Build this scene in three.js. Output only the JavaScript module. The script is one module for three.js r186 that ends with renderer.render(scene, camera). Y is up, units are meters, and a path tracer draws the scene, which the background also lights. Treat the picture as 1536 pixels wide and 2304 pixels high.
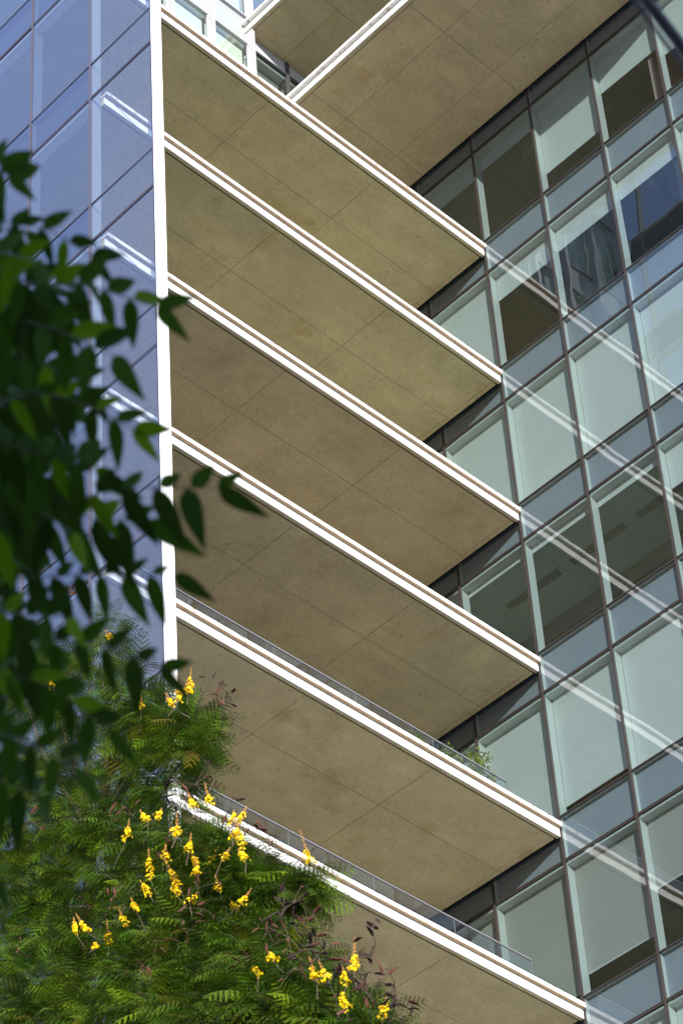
import * as THREE from 'three';
import { mergeGeometries } from 'three/addons/utils/BufferGeometryUtils.js';
import { RoundedBoxGeometry } from 'three/addons/geometries/RoundedBoxGeometry.js';

// ------------------------------------------------------------------ camera, sky, sun, exposure
const scene = new THREE.Scene();
const EYE = 1.6;
// building axes: u = along the glass walls, w = away from them into the site, y = height above the eye.  World: x = u, y = y + EYE, z = -w
const R_ = new THREE.Vector3(0.68916562, -0.05274759, -0.72268142), U_ = new THREE.Vector3(0.46849427, 0.79328188, 0.38886628), F_ = new THREE.Vector3(-0.55277832, 0.60656537, -0.57141454);
const FPX = 6207.05, CX = 742.55, CY = 1892.12;
const camera = new THREE.PerspectiveCamera(2 * Math.atan(1152 / FPX) * 180 / Math.PI, 1536 / 2304, 0.1, 2000);
camera.position.set(0, EYE, 0);
camera.quaternion.setFromRotationMatrix(new THREE.Matrix4().makeBasis(R_, U_, F_.clone().negate()));
camera.setViewOffset(1536, 2304, 768 - CX, 1152 - CY, 1536, 2304);
camera.focus = 50; camera.userData.fStop = 8.5;
scene.add(camera);

const SUN = new THREE.Vector3(1, 0.31, 0.84).normalize();
function skyTexture() {
  const W = 1024, H = 512, d = new Float32Array(W * H * 4), v = new THREE.Vector3();
  for (let j = 0; j < H; j++) for (let i = 0; i < W; i++) {
    const el = ((j + 0.5) / H - 0.5) * Math.PI, az = ((i + 0.5) / W - 0.5) * 2 * Math.PI;
    v.set(Math.cos(el) * Math.cos(az), Math.sin(el), Math.cos(el) * Math.sin(az));
    const h = Math.max(0, v.y), c = Math.max(-1, Math.min(1, v.dot(SUN))), g = Math.acos(c);
    const hz = Math.exp(-h * 4.2), glow = Math.exp(-g * 2.6), wide = 0.5 + 0.5 * c;
    const k = (j * W + i) * 4;
    const base = [[0.20, 0.66], [0.32, 0.74], [0.70, 0.86]], gl = [0.9, 0.72, 0.5];
    for (let n = 0; n < 3; n++) d[k + n] = (base[n][0] * (1 - hz) + base[n][1] * hz) * (0.85 + 0.3 * wide) + gl[n] * glow * 0.9;
    d[k + 3] = 1;
  }
  const t = new THREE.DataTexture(d, W, H, THREE.RGBAFormat, THREE.FloatType);
  t.mapping = THREE.EquirectangularReflectionMapping; t.magFilter = THREE.LinearFilter; t.needsUpdate = true;
  return t;
}
scene.background = skyTexture(); scene.environment = scene.background;
scene.backgroundIntensity = 1; scene.environmentIntensity = 1;
const sun = new THREE.DirectionalLight(new THREE.Color(1, 0.93, 0.82), 4.2);
sun.position.copy(SUN).multiplyScalar(150); sun.castShadow = true;
Object.assign(sun.shadow.camera, { left: -70, right: 70, top: 80, bottom: -40, near: 1, far: 320 });
sun.shadow.mapSize.set(4096, 4096); sun.shadow.bias = -0.0005;
scene.add(sun, sun.target);
const renderer = new THREE.WebGLRenderer({ antialias: true });
renderer.toneMapping = THREE.LinearToneMapping; renderer.toneMappingExposure = 2.6;
renderer.shadowMap.enabled = true; renderer.shadowMap.type = THREE.PCFSoftShadowMap;

// ------------------------------------------------------------------ helpers
let seed = 12345;
function rnd() { seed = (seed + 0x6D2B79F5) | 0; let t = Math.imul(seed ^ (seed >>> 15), 1 | seed); t = (t + Math.imul(t ^ (t >>> 7), 61 | t)) ^ t; return ((t ^ (t >>> 14)) >>> 0) / 4294967296; }
const rr = (a, b) => a + (b - a) * rnd();
const V = (u, y, w) => new THREE.Vector3(u, y + EYE, -w);
const ray = (px, py) => new THREE.Vector3().addScaledVector(R_, (px - CX) / FPX).addScaledVector(U_, -(py - CY) / FPX).add(F_);
const atW = (px, py, w) => { const d = ray(px, py); return d.multiplyScalar(w / -d.z).add(camera.position); };
const atU = (px, py, u) => { const d = ray(px, py); return d.multiplyScalar(u / d.x).add(camera.position); };
const atDepth = (px, py, t) => ray(px, py).multiplyScalar(t).add(camera.position);
function mat(r, g, b, o = {}) { const { bump, ...p } = o; const m = new THREE.MeshPhysicalMaterial({ roughness: 0.7, ...p }); m.color.setRGB(r, g, b); return m; }
function shadows(o) { o.castShadow = o.receiveShadow = true; return o; }
function part(parent, name, geo, m, label) { const o = shadows(new THREE.Mesh(geo, m)); o.name = name; if (label) o.userData.label = label; parent.add(o); return o; }
function group(parent, name, label) { const g = new THREE.Group(); g.name = name; if (label) g.userData.label = label; parent.add(g); return g; }
function thing(name, label, category, grp) { const g = new THREE.Group(); g.name = name; g.userData = { label, category }; if (grp) g.userData.group = grp; scene.add(g); return g; }
// a box given by its ranges in building axes, uv in metres with an offset
function bx(u0, u1, y0, y1, w0, w1, ou = 0, ov = 0) {
  const g = new THREE.BoxGeometry(u1 - u0, y1 - y0, w1 - w0);
  g.translate((u0 + u1) / 2, (y0 + y1) / 2 + EYE, -(w0 + w1) / 2);
  const p = g.attributes.position, n = g.attributes.normal, t = g.attributes.uv;
  for (let i = 0; i < p.count; i++) {
    const ax = Math.abs(n.getX(i)), ay = Math.abs(n.getY(i));
    const a = ax > 0.5 ? p.getZ(i) : p.getX(i), b = ay > 0.5 ? p.getZ(i) : p.getY(i);
    t.setXY(i, a + ou, b + ov);
  }
  return g;
}
// an upright rectangle at depth w facing the street, uv in metres
function rect(u0, u1, y0, y1, w, ou = 0, ov = 0) {
  const g = new THREE.PlaneGeometry(u1 - u0, y1 - y0); g.translate((u0 + u1) / 2, (y0 + y1) / 2 + EYE, -w);
  const t = g.attributes.uv, p = g.attributes.position, tx = rr(-0.0028, 0.0028), ty = rr(-0.0028, 0.0028); // no two panes are set quite alike
  for (let i = 0; i < 4; i++) { t.setXY(i, t.getX(i) * (u1 - u0) + ou, t.getY(i) * (y1 - y0) + ov); p.setZ(i, p.getZ(i) + (p.getX(i) - (u0 + u1) / 2) * tx + (p.getY(i) - EYE - (y0 + y1) / 2) * ty); }
  g.computeVertexNormals(); return g;
}
// an upright rectangle at constant u facing +u
function rectU(w0, w1, y0, y1, u, ou = 0, ov = 0) {
  const g = new THREE.PlaneGeometry(w1 - w0, y1 - y0); g.rotateY(Math.PI / 2); g.translate(u, (y0 + y1) / 2 + EYE, -(w0 + w1) / 2);
  const t = g.attributes.uv; for (let i = 0; i < 4; i++) t.setXY(i, t.getX(i) * (w1 - w0) + ou, t.getY(i) * (y1 - y0) + ov);
  return g;
}
const merge = (a) => mergeGeometries(a.map((g) => g.index ? g.toNonIndexed() : g), false);
function tube(pts, r0, r1, seg = 5, n = 0) {
  const c = new THREE.CatmullRomCurve3(pts), N = n || Math.max(4, pts.length * 3), g = new THREE.TubeGeometry(c, N, 1, seg, false), p = g.attributes.position;
  for (let i = 0; i <= N; i++) { const q = c.getPointAt(i / N), r = r0 + (r1 - r0) * i / N; for (let j = 0; j <= seg; j++) { const k = i * (seg + 1) + j; p.setXYZ(k, q.x + (p.getX(k) - q.x) * r, q.y + (p.getY(k) - q.y) * r, q.z + (p.getZ(k) - q.z) * r); } }
  return g;
}
// tiling value noise
function makeNoise(s0) {
  const tab = new Float32Array(65536); let s = s0; for (let i = 0; i < 65536; i++) { s = (Math.imul(s, 1664525) + 1013904223) | 0; tab[i] = (s >>> 8) / 16777216; }
  const n2 = (x, y, P) => { const xi = Math.floor(x), yi = Math.floor(y), fx = x - xi, fy = y - yi, a = fx * fx * (3 - 2 * fx), b = fy * fy * (3 - 2 * fy); const h = (i, j) => tab[((((i % P) + P) % P) * 251 + (((j % P) + P) % P) * 8093) & 65535]; return (h(xi, yi) * (1 - a) + h(xi + 1, yi) * a) * (1 - b) + (h(xi, yi + 1) * (1 - a) + h(xi + 1, yi + 1) * a) * b; };
  return (x, y, P, oct, gain = 0.5) => { let v = 0, a = 1, t = 0, p = P; for (let o = 0; o < oct; o++) { v += a * n2(x * p, y * p, p); t += a; a *= gain; p *= 2; } return v / t; };
}
const srgb = (x) => Math.round(255 * (x <= 0.0031308 ? 12.92 * Math.max(0, x) : 1.055 * Math.pow(Math.min(1, x), 1 / 2.4) - 0.055));
function texture(N, size, f, color = true) { // f(x, y in 0..1) -> [r, g, b] linear, or a height
  const d = color ? new Uint8Array(N * N * 4) : new Float32Array(N * N * 4);
  for (let j = 0; j < N; j++) for (let i = 0; i < N; i++) { const c = f(i / N, j / N), k = (j * N + i) * 4; for (let n = 0; n < 3; n++) d[k + n] = color ? srgb(c[n]) : c; d[k + 3] = color ? 255 : 1; }
  const t = new THREE.DataTexture(d, N, N, THREE.RGBAFormat, color ? THREE.UnsignedByteType : THREE.FloatType);
  t.wrapS = t.wrapT = THREE.RepeatWrapping; t.magFilter = THREE.LinearFilter; if (color) t.colorSpace = THREE.SRGBColorSpace;
  t.repeat.set(1 / size, 1 / size); t.needsUpdate = true; return t;
}
const nA = makeNoise(7), nB = makeNoise(99), nC = makeNoise(555), nD = makeNoise(4242);

// ------------------------------------------------------------------ materials
// board-marked concrete: pour blotches, water stains, pits and scuffs
function concreteTex(s, tint) {
  const n1 = makeNoise(s), n2 = makeNoise(s * 3 + 1), n3 = makeNoise(s * 5 + 2);
  const spots = []; let q = s; const r = () => { q = (Math.imul(q, 1664525) + 1013904223) | 0; return (q >>> 8) / 16777216; };
  for (let i = 0; i < 420; i++) spots.push([r(), r(), 0.0006 + 0.0026 * r() * r(), 0.2 + 0.5 * r()]);
  const grid = new Map(); spots.forEach((p) => { const k = Math.floor(p[0] * 64) + ',' + Math.floor(p[1] * 64); grid.set(k, [...(grid.get(k) || []), p]); });
  return texture(1024, 6.16, (x, y) => {
    const big = n1(x, y, 5, 5, 0.55), mid = n2(x, y, 14, 5, 0.6), fine = n3(x, y, 160, 3, 0.7), streak = n2(x, y * 0.12 + 0.3, 40, 3);
    let v = 1 + 0.22 * (big - 0.5) + 0.27 * (mid - 0.5) + 0.34 * (fine - 0.5) + 0.14 * (streak - 0.5);
    const stain = Math.max(0, n3(x + 0.37, y + 0.11, 9, 4, 0.6) - 0.64) * 4.2; // brown seepage stains
    const pale = Math.max(0, n1(x + 0.71, y + 0.2, 7, 4) - 0.6) * 1.6;
    v *= 1 - 0.17 * Math.min(1, stain); v += pale * 0.35;
    for (let di = -1; di <= 1; di++) for (let dj = -1; dj <= 1; dj++) for (const p of grid.get((Math.floor(x * 64) + di) + ',' + (Math.floor(y * 64) + dj)) || []) { const d = Math.hypot(x - p[0], y - p[1]); if (d < p[2] * 1.6) v *= 1 - p[3] * Math.min(1, Math.max(0, (p[2] * 1.6 - d) / p[2])); }
    const w = Math.min(1, stain);
    return [tint[0] * v * (1 + 0.02 * w), tint[1] * v * (1 - 0.04 * w), tint[2] * v * (1 - 0.16 * w)];
  });
}
const concreteBump = texture(1024, 2.4, (x, y) => 0.6 * nB(x, y, 20, 5, 0.6) + 0.4 * nC(x, y, 140, 2), false);
const concA = concreteTex(11, [0.475, 0.43, 0.235]), concB = concreteTex(23, [0.42, 0.357, 0.21]), concC = concreteTex(37, [0.535, 0.463, 0.28]);
const M = {};
const concMat = (map) => new THREE.MeshStandardMaterial({ map, bumpMap: concreteBump, bumpScale: 0.004, roughness: 0.88 });
M.conc = [concA, concA, concB, concB, concC, concC].map((t) => concMat(t)); // the mix changed every two floors
M.concUp = M.conc[2]; M.concTop = M.conc[2];
M.concCore = mat(0.3, 0.27, 0.2, { roughness: 0.95 });
const paintTex = texture(512, 3.1, (x, y) => { const g = nA(x, y, 60, 3), b = nB(x, y, 9, 4, 0.6), d = Math.max(0, nC(x, y, 22, 4, 0.65) - 0.64) * 3.4; const v = 0.68 + 0.05 * (b - 0.5) + 0.05 * (g - 0.5); return [v * (1 - 0.4 * d), v * (1 - 0.5 * d), v * (1 - 0.62 * d) * 0.985]; });
M.white = new THREE.MeshStandardMaterial({ map: paintTex, roughness: 0.55 });
const lipTex = texture(512, 4.3, (x, y) => { const d = Math.max(0, nC(x, y, 30, 5, 0.7) - 0.53) * 4.5, v = 0.64 + 0.10 * (nA(x, y, 60, 3) - 0.5), k = Math.min(1, d); return [v * (1 - 0.55 * k), v * (1 - 0.64 * k), v * (1 - 0.74 * k)]; });
M.ledge = new THREE.MeshStandardMaterial({ map: lipTex, roughness: 0.7 });
M.post = mat(0.72, 0.72, 0.71, { roughness: 0.4 });
M.frameWhite = mat(0.74, 0.75, 0.76, { roughness: 0.45 });
M.frameGrey = mat(0.33, 0.33, 0.36, { roughness: 0.4 }); M.panelGrey = mat(0.27, 0.29, 0.28, { roughness: 0.35 });
M.bronze = mat(0.040, 0.032, 0.030, { roughness: 0.4, metalness: 0.2 });
M.bronzeHazed = mat(0.060, 0.051, 0.062, { roughness: 0.4 });  // lighter purple-grey: haze and reflection on the left frames put into the colour
M.inner = mat(0.70, 0.72, 0.70, { roughness: 0.6 });
M.blind = new THREE.MeshStandardMaterial({ map: texture(512, 2.6, (x, y) => { const v = 0.70 + 0.05 * (nA(x, y, 200, 2) - 0.5) + 0.07 * (nB(x, y, 4, 4) - 0.5); return [v, v * 1.0, v * 0.975]; }), roughness: 0.9 });
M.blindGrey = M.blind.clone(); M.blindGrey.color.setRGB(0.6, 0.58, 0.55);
M.panel = mat(0.35, 0.375, 0.44, { roughness: 0.6 });
M.innerGrey = mat(0.17, 0.185, 0.18, { roughness: 0.6 });
M.panelDark = mat(0.07, 0.07, 0.09, { roughness: 0.6 });
M.wallDark = mat(0.14, 0.135, 0.13, { roughness: 0.8 });
M.railMetal = mat(0.13, 0.135, 0.15, { roughness: 0.4 });
M.gasket = mat(0.012, 0.012, 0.012, { roughness: 1, specularIntensity: 0 });
M.clip = mat(0.07, 0.085, 0.085, { roughness: 0.5 });
M.strip = new THREE.MeshStandardMaterial({ map: texture(512, 3.3, (x, y) => { const v = 1 + 0.5 * (nC(x, y, 24, 5, 0.65) - 0.5) - 0.9 * Math.max(0, nA(x, y, 40, 4, 0.6) - 0.6); return [0.35 * v, 0.255 * v, 0.17 * v]; }), roughness: 0.95 });
M.bounceTile = mat(0.66, 0.56, 0.41, { roughness: 0.8 });  // pale and warm so its bounce brightens the soffits
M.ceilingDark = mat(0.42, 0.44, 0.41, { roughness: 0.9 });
M.ceiling = mat(0.70, 0.83, 0.78, { roughness: 0.9 });
M.carpet = mat(0.3, 0.32, 0.29, { roughness: 1 });
M.room = mat(0.32, 0.31, 0.29, { roughness: 0.95 });
M.roomPink = mat(0.5, 0.36, 0.33, { roughness: 0.9 });
M.darkMetal = mat(0.05, 0.05, 0.055, { roughness: 0.4 });
M.fixture = mat(0.36, 0.4, 0.38, { roughness: 0.7 });
M.fixtureWhite = mat(0.8, 0.82, 0.8, { roughness: 0.5 });
const wave = texture(512, 3.7, (x, y) => 0.75 * nD(x, y, 5, 2, 0.35) + 0.25 * nA(x, y * 0.5, 8, 1), false);
const glass = (r, g, b, ior, bump) => { const m = new THREE.MeshPhysicalMaterial({ transmission: 1, thickness: 0, roughness: 0.0, ior, bumpMap: bump ? wave : null, bumpScale: bump, side: THREE.DoubleSide }); m.color.setRGB(r, g, b); return m; };
M.glass = glass(0.415, 0.485, 0.495, 1.95, 0.0022);
M.glassLeft = glass(0.42, 0.46, 0.47, 2.02, 0.0010); M.glassWing = glass(0.68, 0.72, 0.73, 2.02, 0.0010);
M.glassRail = glass(0.80, 0.85, 0.87, 2.0, 0);
M.glassWhite = glass(0.62, 0.70, 0.65, 1.5, 0.002);

// ------------------------------------------------------------------ the ground
{
  const tex = texture(512, 8, (x, y) => { const v = 0.09 + 0.04 * (nA(x, y, 12, 5, 0.6) - 0.5) + 0.08 * (nB(x, y, 120, 2) - 0.5); return [v, v * 0.92, v * 0.78]; });
  const g = new THREE.PlaneGeometry(900, 900); g.rotateX(-Math.PI / 2);
  const t = g.attributes.uv; for (let i = 0; i < 4; i++) t.setXY(i, t.getX(i) * 900, t.getY(i) * 900);
  const o = shadows(new THREE.Mesh(g, new THREE.MeshStandardMaterial({ map: tex, roughness: 0.9 }))); o.name = 'ground'; o.userData = { kind: 'structure', label: 'pale paved ground in front of the offices', category: 'ground' }; scene.add(o);
}

// ------------------------------------------------------------------ right wing: the curtain wall at w = WR
const WR = 31.85, MOD = 1.755, UR = -24.95, WL = 20.53, UL = -24.73, TOP = 46.43, FLOOR = 4, UB = -28.28;
const soff = (k) => TOP - FLOOR * k; // soffit of slab k: 0 is the terrace slab at the top, -1 the canopy slab above it
function bar2(u, y0, y1, w) { return merge([bx(u - 0.021, u - 0.006, y0, y1, w - 0.014, w + 0.03), bx(u + 0.006, u + 0.021, y0, y1, w - 0.014, w + 0.03), bx(u - 0.006, u + 0.006, y0, y1, w - 0.002, w + 0.03)]); }
function trans2(u0, u1, y, w) { return merge([bx(u0, u1, y - 0.028, y - 0.008, w - 0.012, w + 0.03), bx(u0, u1, y + 0.008, y + 0.024, w - 0.014, w + 0.03), bx(u0, u1, y - 0.008, y + 0.008, w - 0.002, w + 0.03)]); }
function curtainWall(root, w, u0, c0, c1, r0, r1, glassMat, blindOf, opts = {}) {
  const backMat = opts.back || M.panel, frameMat = opts.frame || M.bronze;
  const yTop = soff(r0 - 1) + 0.46, yBot = soff(r1) - 0.54;
  for (let c = c0; c <= c1 + 1; c++) {
    const u = u0 + c * MOD;
    if (c === c1 + 1 && opts.noEnd) continue;
    part(root, 'mullion', bar2(u, yBot, yTop, w), frameMat);
    part(root, 'inner_post', bx(u - 0.029, u + 0.029, yBot, yTop, w + 0.032, w + 0.235), opts.inner || M.inner);
  }
  for (let r = r0; r <= r1; r++) for (let c = c0; c <= c1; c++) {
    const a = u0 + c * MOD + 0.03, b = u0 + (c + 1) * MOD - 0.03, S = soff(r - 1); // slab above this row of windows
    const yh = S - 0.54, ys = S - FLOOR + 0.46;      // head and sill of the clear window
    const wing = opts.wing && opts.wing(c);
    const win = group(root, 'window');
    part(win, 'pane', rect(a, b, ys, yh, w, rr(0, 9), rr(0, 9)), wing ? M.glassWing : glassMat);
    if (!wing) {
      part(win, 'head_reveal', bx(a, b, yh - 0.085, yh - 0.045, w + 0.032, w + 0.235), M.inner);
      part(win, 'sill', bx(a, b, ys + 0.0, ys + 0.03, w + 0.032, w + 0.235), M.inner);
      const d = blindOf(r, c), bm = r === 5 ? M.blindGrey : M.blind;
      if (d > 0.02) {
        const y1 = yh - 0.086, y0 = Math.max(ys + 0.04, y1 - d * (y1 - ys));
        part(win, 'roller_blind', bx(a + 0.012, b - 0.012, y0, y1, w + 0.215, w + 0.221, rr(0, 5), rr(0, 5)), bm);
        part(win, 'blind_bar', bx(a + 0.012, b - 0.012, y0 - 0.028, y0 - 0.002, w + 0.21, w + 0.226), M.inner);
      }
    }
    part(root, 'transom', trans2(a, b, yh, w), frameMat);
    part(root, 'transom', bx(a, b, ys - 0.012, ys + 0.01, w - 0.012, w + 0.03), frameMat);
    const sp = group(root, 'spandrel'); // the opaque glass band in front of the slab above
    part(sp, 'pane', rect(a, b, yh, yh + 1, w, rr(0, 9), rr(0, 9)), wing ? M.glassWing : glassMat);
    if (!wing) part(sp, 'back_panel', bx(a, b, yh + 0.05, yh + 0.97, w + 0.11, w + 0.14), backMat);
  }
}
const wingR = thing('office_building', 'green glass office wing with grid of bronze mullions and white roller blinds, at right', 'building');
{
  const D = { '0': { '-3': 0.2, '-2': 0.2, '-1': 0.16, 0: 0.13, 1: 0.72, 2: 0.36, 3: 0.5 }, 1: { '-3': 1, '-2': 1, '-1': 1, 0: 0.24, 1: 0.22, 2: 0.2, 3: 0.25 }, 2: { '-2': 1, '-1': 1, 0: 1, 1: 1, 2: 1 }, 3: { '-2': 0, '-1': 0.04, 0: 0.05, 1: 0.06, 2: 0.34 }, 4: { '-2': 1, '-1': 1, 0: 0.88, 1: 1, 2: 0.9 }, 5: { '-2': 1, '-1': 0.9, 0: 0.8, 1: 0.5, 2: 0.6 }, 6: { '-1': 1, 0: 1, 1: 1, 2: 0.7 } };
  const open = (r, c) => D[r]?.[c] ?? (0.35 + 0.65 * ((Math.imul(r + 7, 73) + Math.imul(c + 9, 151)) % 10) / 10);
  curtainWall(wingR, WR, UR, -3, 5, -1, 8, M.glass, open);
  const ua = UR - 3 * MOD, ub = UR + 6 * MOD;
  for (let k = -2; k <= 8; k++) { // floors, ceilings and what hangs from them
    const S = soff(k);
    part(wingR, 'floor_slab', bx(ua - 4, ub, S - 0.15, S + 0.40, WR + 0.24, WR + 8), M.carpet);
    const cl = group(wingR, 'ceiling');
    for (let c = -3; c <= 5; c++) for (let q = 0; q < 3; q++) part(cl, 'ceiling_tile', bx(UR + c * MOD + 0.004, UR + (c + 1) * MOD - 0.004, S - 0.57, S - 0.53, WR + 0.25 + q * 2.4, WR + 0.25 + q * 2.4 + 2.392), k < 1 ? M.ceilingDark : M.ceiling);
    if (k === 2 || k === 6) for (let c = -1; c <= 2; c++) part(cl, 'ceiling_light', bx(UR + c * MOD + 0.25, UR + c * MOD + 1.65, S - 0.60, S - 0.572, WR + 1.1, WR + 1.28), M.fixture);
    if (k === 2) part(cl, 'bulkhead', bx(ua, ub, S - 1.0, S - 0.575, WR + 2.2, WR + 2.6), M.fixture);
    if (k === 0) { const dr = new THREE.LatheGeometry([[0.001, 0], [0.62, 0], [0.66, 0.03], [0.66, 0.2]].map((p) => new THREE.Vector2(...p)), 36); dr.translate(UR + 0.95, S - 0.78 + EYE, -(WR + 2.45)); part(cl, 'ceiling_light', dr, M.fixtureWhite); }
    if (k === -1) for (const [c, o] of [[0, 0.95], [2, 0.9], [1, 1.0]]) {
      const gs = []; for (let i = 1; i <= 4; i++) { const t = new THREE.TorusGeometry(0.075 * i, 0.012, 5, 28); t.rotateX(Math.PI / 2); t.translate(UR + c * MOD + o, S - 0.585 + EYE, -(WR + 1.15)); gs.push(t); }
      part(cl, 'air_diffuser', merge(gs), M.fixtureWhite);
    }
    part(wingR, 'room_wall', bx(ua, ub, S + 0.401, S + FLOOR - 0.575, WR + 7.3, WR + 7.5), M.room);
    part(wingR, 'partition', bx(UR + 2 * MOD + (k & 1 ? 1.45 : 1.3), UR + 2 * MOD + (k & 1 ? 1.57 : 1.42), S + 0.401, S + FLOOR - 0.575, WR + 0.3, WR + 7.2), k === 0 ? M.roomPink : M.room);
    part(wingR, 'partition', bx(ua + 0.2, ua + 0.32, S + 0.401, S + FLOOR - 0.575, WR + 0.3, WR + 7.2), M.room);
  }
  part(wingR, 'end_wall', bx(ub + 0.06, ub + 0.4, -EYE, soff(-2) + 0.46, WR - 0.03, WR + 9), M.frameWhite);
  part(wingR, 'rear_wall', bx(ua - 4, ub, -EYE + 0.01, soff(-2) + 0.4, WR + 8.01, WR + 8.4), M.room);
  part(wingR, 'podium_wall', bx(ua - 4, ub, -EYE, soff(8) - 0.56, WR + 0.02, WR + 8), M.frameWhite);
  part(wingR, 'roof', bx(ua - 4, ub, soff(-2) + 0.47, soff(-2) + 0.9, WR - 0.02, WR + 9), M.frameWhite);
  // things seen under the blinds
  const S0 = soff(0);
  part(wingR, 'ceiling_light', bx(UR + 0.62 + MOD, UR + 1.5 + MOD, S0 + 1.12, S0 + 1.2, WR + 0.5, WR + 0.56), M.fixtureWhite);
}

// ------------------------------------------------------------------ left block: glass front, corner post, balcony slabs, set-back upper storeys
const blockL = thing('balcony_building', 'office block with blue glass front, white corner post and stacked concrete balconies', 'building');
{
  const leftBlind = (r, c) => (c === -2 && r < 3) ? 0.0 : 0;
  curtainWall(blockL, WL, UL, -5, 0, -7, 8, M.glassLeft, leftBlind, { wing: (c) => c === 0, noEnd: true, back: M.panelDark, inner: M.innerGrey, frame: M.bronzeHazed });
  // corner post: a slim bronze edge, a narrow and a wide white face with a shadow groove between
  const y0 = -EYE, y1 = soff(-8) + 0.46, e = UL + MOD;
  part(blockL, 'mullion', bx(e - 0.035, e, soff(8) - 0.54, y1, WL - 0.03, WL + 0.05), M.bronze);
  const cp = group(blockL, 'corner_post', 'tall white corner post at the free edge of the glass');
  part(cp, 'post_edge', new RoundedBoxGeometry(0.08, y1 - y0, 0.08, 1, 0.007).translate(e + 0.041, (y0 + y1) / 2 + EYE, -WL), M.post);
  part(cp, 'post_body', new RoundedBoxGeometry(0.07, y1 - y0, 0.1, 1, 0.007).translate(e + 0.047, (y0 + y1) / 2 + EYE, -(WL + 0.097)), M.post);
  part(blockL, 'plinth', bx(UL - 5 * MOD, UL + MOD - 0.04, -EYE, soff(8) - 0.57, WL + 0.0, WL + 0.3), M.frameWhite);

  // balcony slabs
  const w0 = 21.06, w1 = WR - 0.055;
  for (let k = 0; k <= 8; k++) {
    const S = soff(k), m = M.conc[Math.min(5, k)], bal = group(blockL, 'balcony', ['top terrace slab below the set-back storeys', 'second balcony slab from the top', 'third balcony slab from the top', 'fourth balcony slab from the top', 'balcony slab with glass rail and a shrub', 'lowest visible balcony slab with long glass rail'][k]);
    part(bal, 'slab_core', bx(-41, UR - 0.112, S + 0.009, S + 0.29, w0, w1), M.concCore);
    part(bal, 'joint_filler', bx(-41, UR - 0.09, S + 0.002, S + 0.28, w1 + 0.001, WR - 0.016), M.gasket);
    part(bal, 'edge_beam', bx(UR - 0.082, UR - 0.026, S + 0.004, S + 0.20, w0, w1 + 0.03), m);
    part(bal, 'fascia', new RoundedBoxGeometry(0.03, 0.198, w1 - w0 + 0.03, 1, 0.004).translate(UR - 0.010, S + 0.099 + EYE, -(w0 + w1 + 0.03) / 2), M.white);
    part(bal, 'drip_strip', bx(UR + 0.0055, UR + 0.075, S + 0.19, S + 0.2012, w0, w1 + 0.03), M.strip);
    part(bal, 'bounce_floor_tile', bx(-34, UR - 0.095, S + 0.2905, S + 0.32, w0 + 0.1, w1 - 0.05), M.bounceTile);  // unseen pale finish added to bounce light up to the soffits
    const lip = bx(UR - 0.089, UR + 0.082, S + 0.2015, S + 0.29, w0 - 0.02, w1 + 0.03, rr(0, 4), rr(0, 4));
    part(bal, 'ledge', lip, M.ledge);
    // shuttered soffit panels with open joints
    const us = [UR - 0.11, -26.405, -27.945, -29.485, -32.56, -35.64, -38.72, -41], ws = [w0, 22.44, 25.52, 28.60, 31.68, w1];
    for (let i = 0; i < us.length - 1; i++) for (let j = 0; j < ws.length - 1; j++) {
      if (i > 3 && j > 1) continue;
      const h = rr(-0.002, 0.002);
      part(bal, 'soffit_panel', bx(us[i + 1] + 0.005, us[i] - (i ? 0.005 : 0), S - 0.002 + h, S + 0.0085, ws[j] + 0.005, ws[j + 1] - 0.005, k * 1.73, k * 2.31), m);
    }
    // wall behind the balcony
    if (k > 0) {
      const b0 = S + 0.321, b1 = S + FLOOR - 0.004;
      part(bal, 'back_wall', merge([bx(UB - 0.2, UB, b0, b0 + 0.3, 23.5, w1), bx(UB - 0.2, UB, b1 - 0.6, b1, 23.5, w1)]), M.wallDark);
      for (let q = 0; q < 6; q++) part(bal, 'window_pane', rectU(23.5 + q * 1.37 + 0.04, 23.5 + (q + 1) * 1.37 - 0.04, b0 + 0.3, b1 - 0.6, UB - 0.08), M.glass);
      for (let q = 0; q <= 6; q++) part(bal, 'window_frame', bx(UB - 0.15, UB - 0.01, b0 + 0.3, b1 - 0.6, 23.5 + q * 1.37 - 0.038, 23.5 + q * 1.37 + 0.038), M.darkMetal);
    }
  }
  // glass rails on the two lower balconies in view
  for (const [k, u, wEnd, hr] of [[4, -25.42, 31.05, 0.13], [5, -25.3, 31.0, 0.02], [6, -25.3, 31.0, 0.02]]) {
    const S = soff(k) + 0.321, ra = group(blockL, 'railing', k === 4 ? 'glass rail on the balcony with the shrub' : 'clear glass rail with slim dark handrail');
    const n = 5, a = 21.3, L = (wEnd - a) / n;
    for (let i = 0; i < n; i++) part(ra, 'glass_panel', rectU(a + i * L + 0.012, a + (i + 1) * L - 0.012, S + 0.03, S + 0.715 + hr, u), M.glassRail);
    part(ra, 'handrail', new RoundedBoxGeometry(0.034, 0.028, wEnd - a, 1, 0.006).translate(u, S + 0.73 + hr + EYE, -(a + wEnd) / 2), M.railMetal);
    part(ra, 'base_channel', bx(u - 0.03, u + 0.03, S + 0.001, S + 0.035, a, wEnd), M.darkMetal);
    for (let i = 0; i <= n; i++) part(ra, 'end_clip', bx(u - 0.008, u + 0.008, S + 0.036, S + 0.71 + hr, a + i * L - 0.004, a + i * L + 0.004), M.clip);
  }
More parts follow.
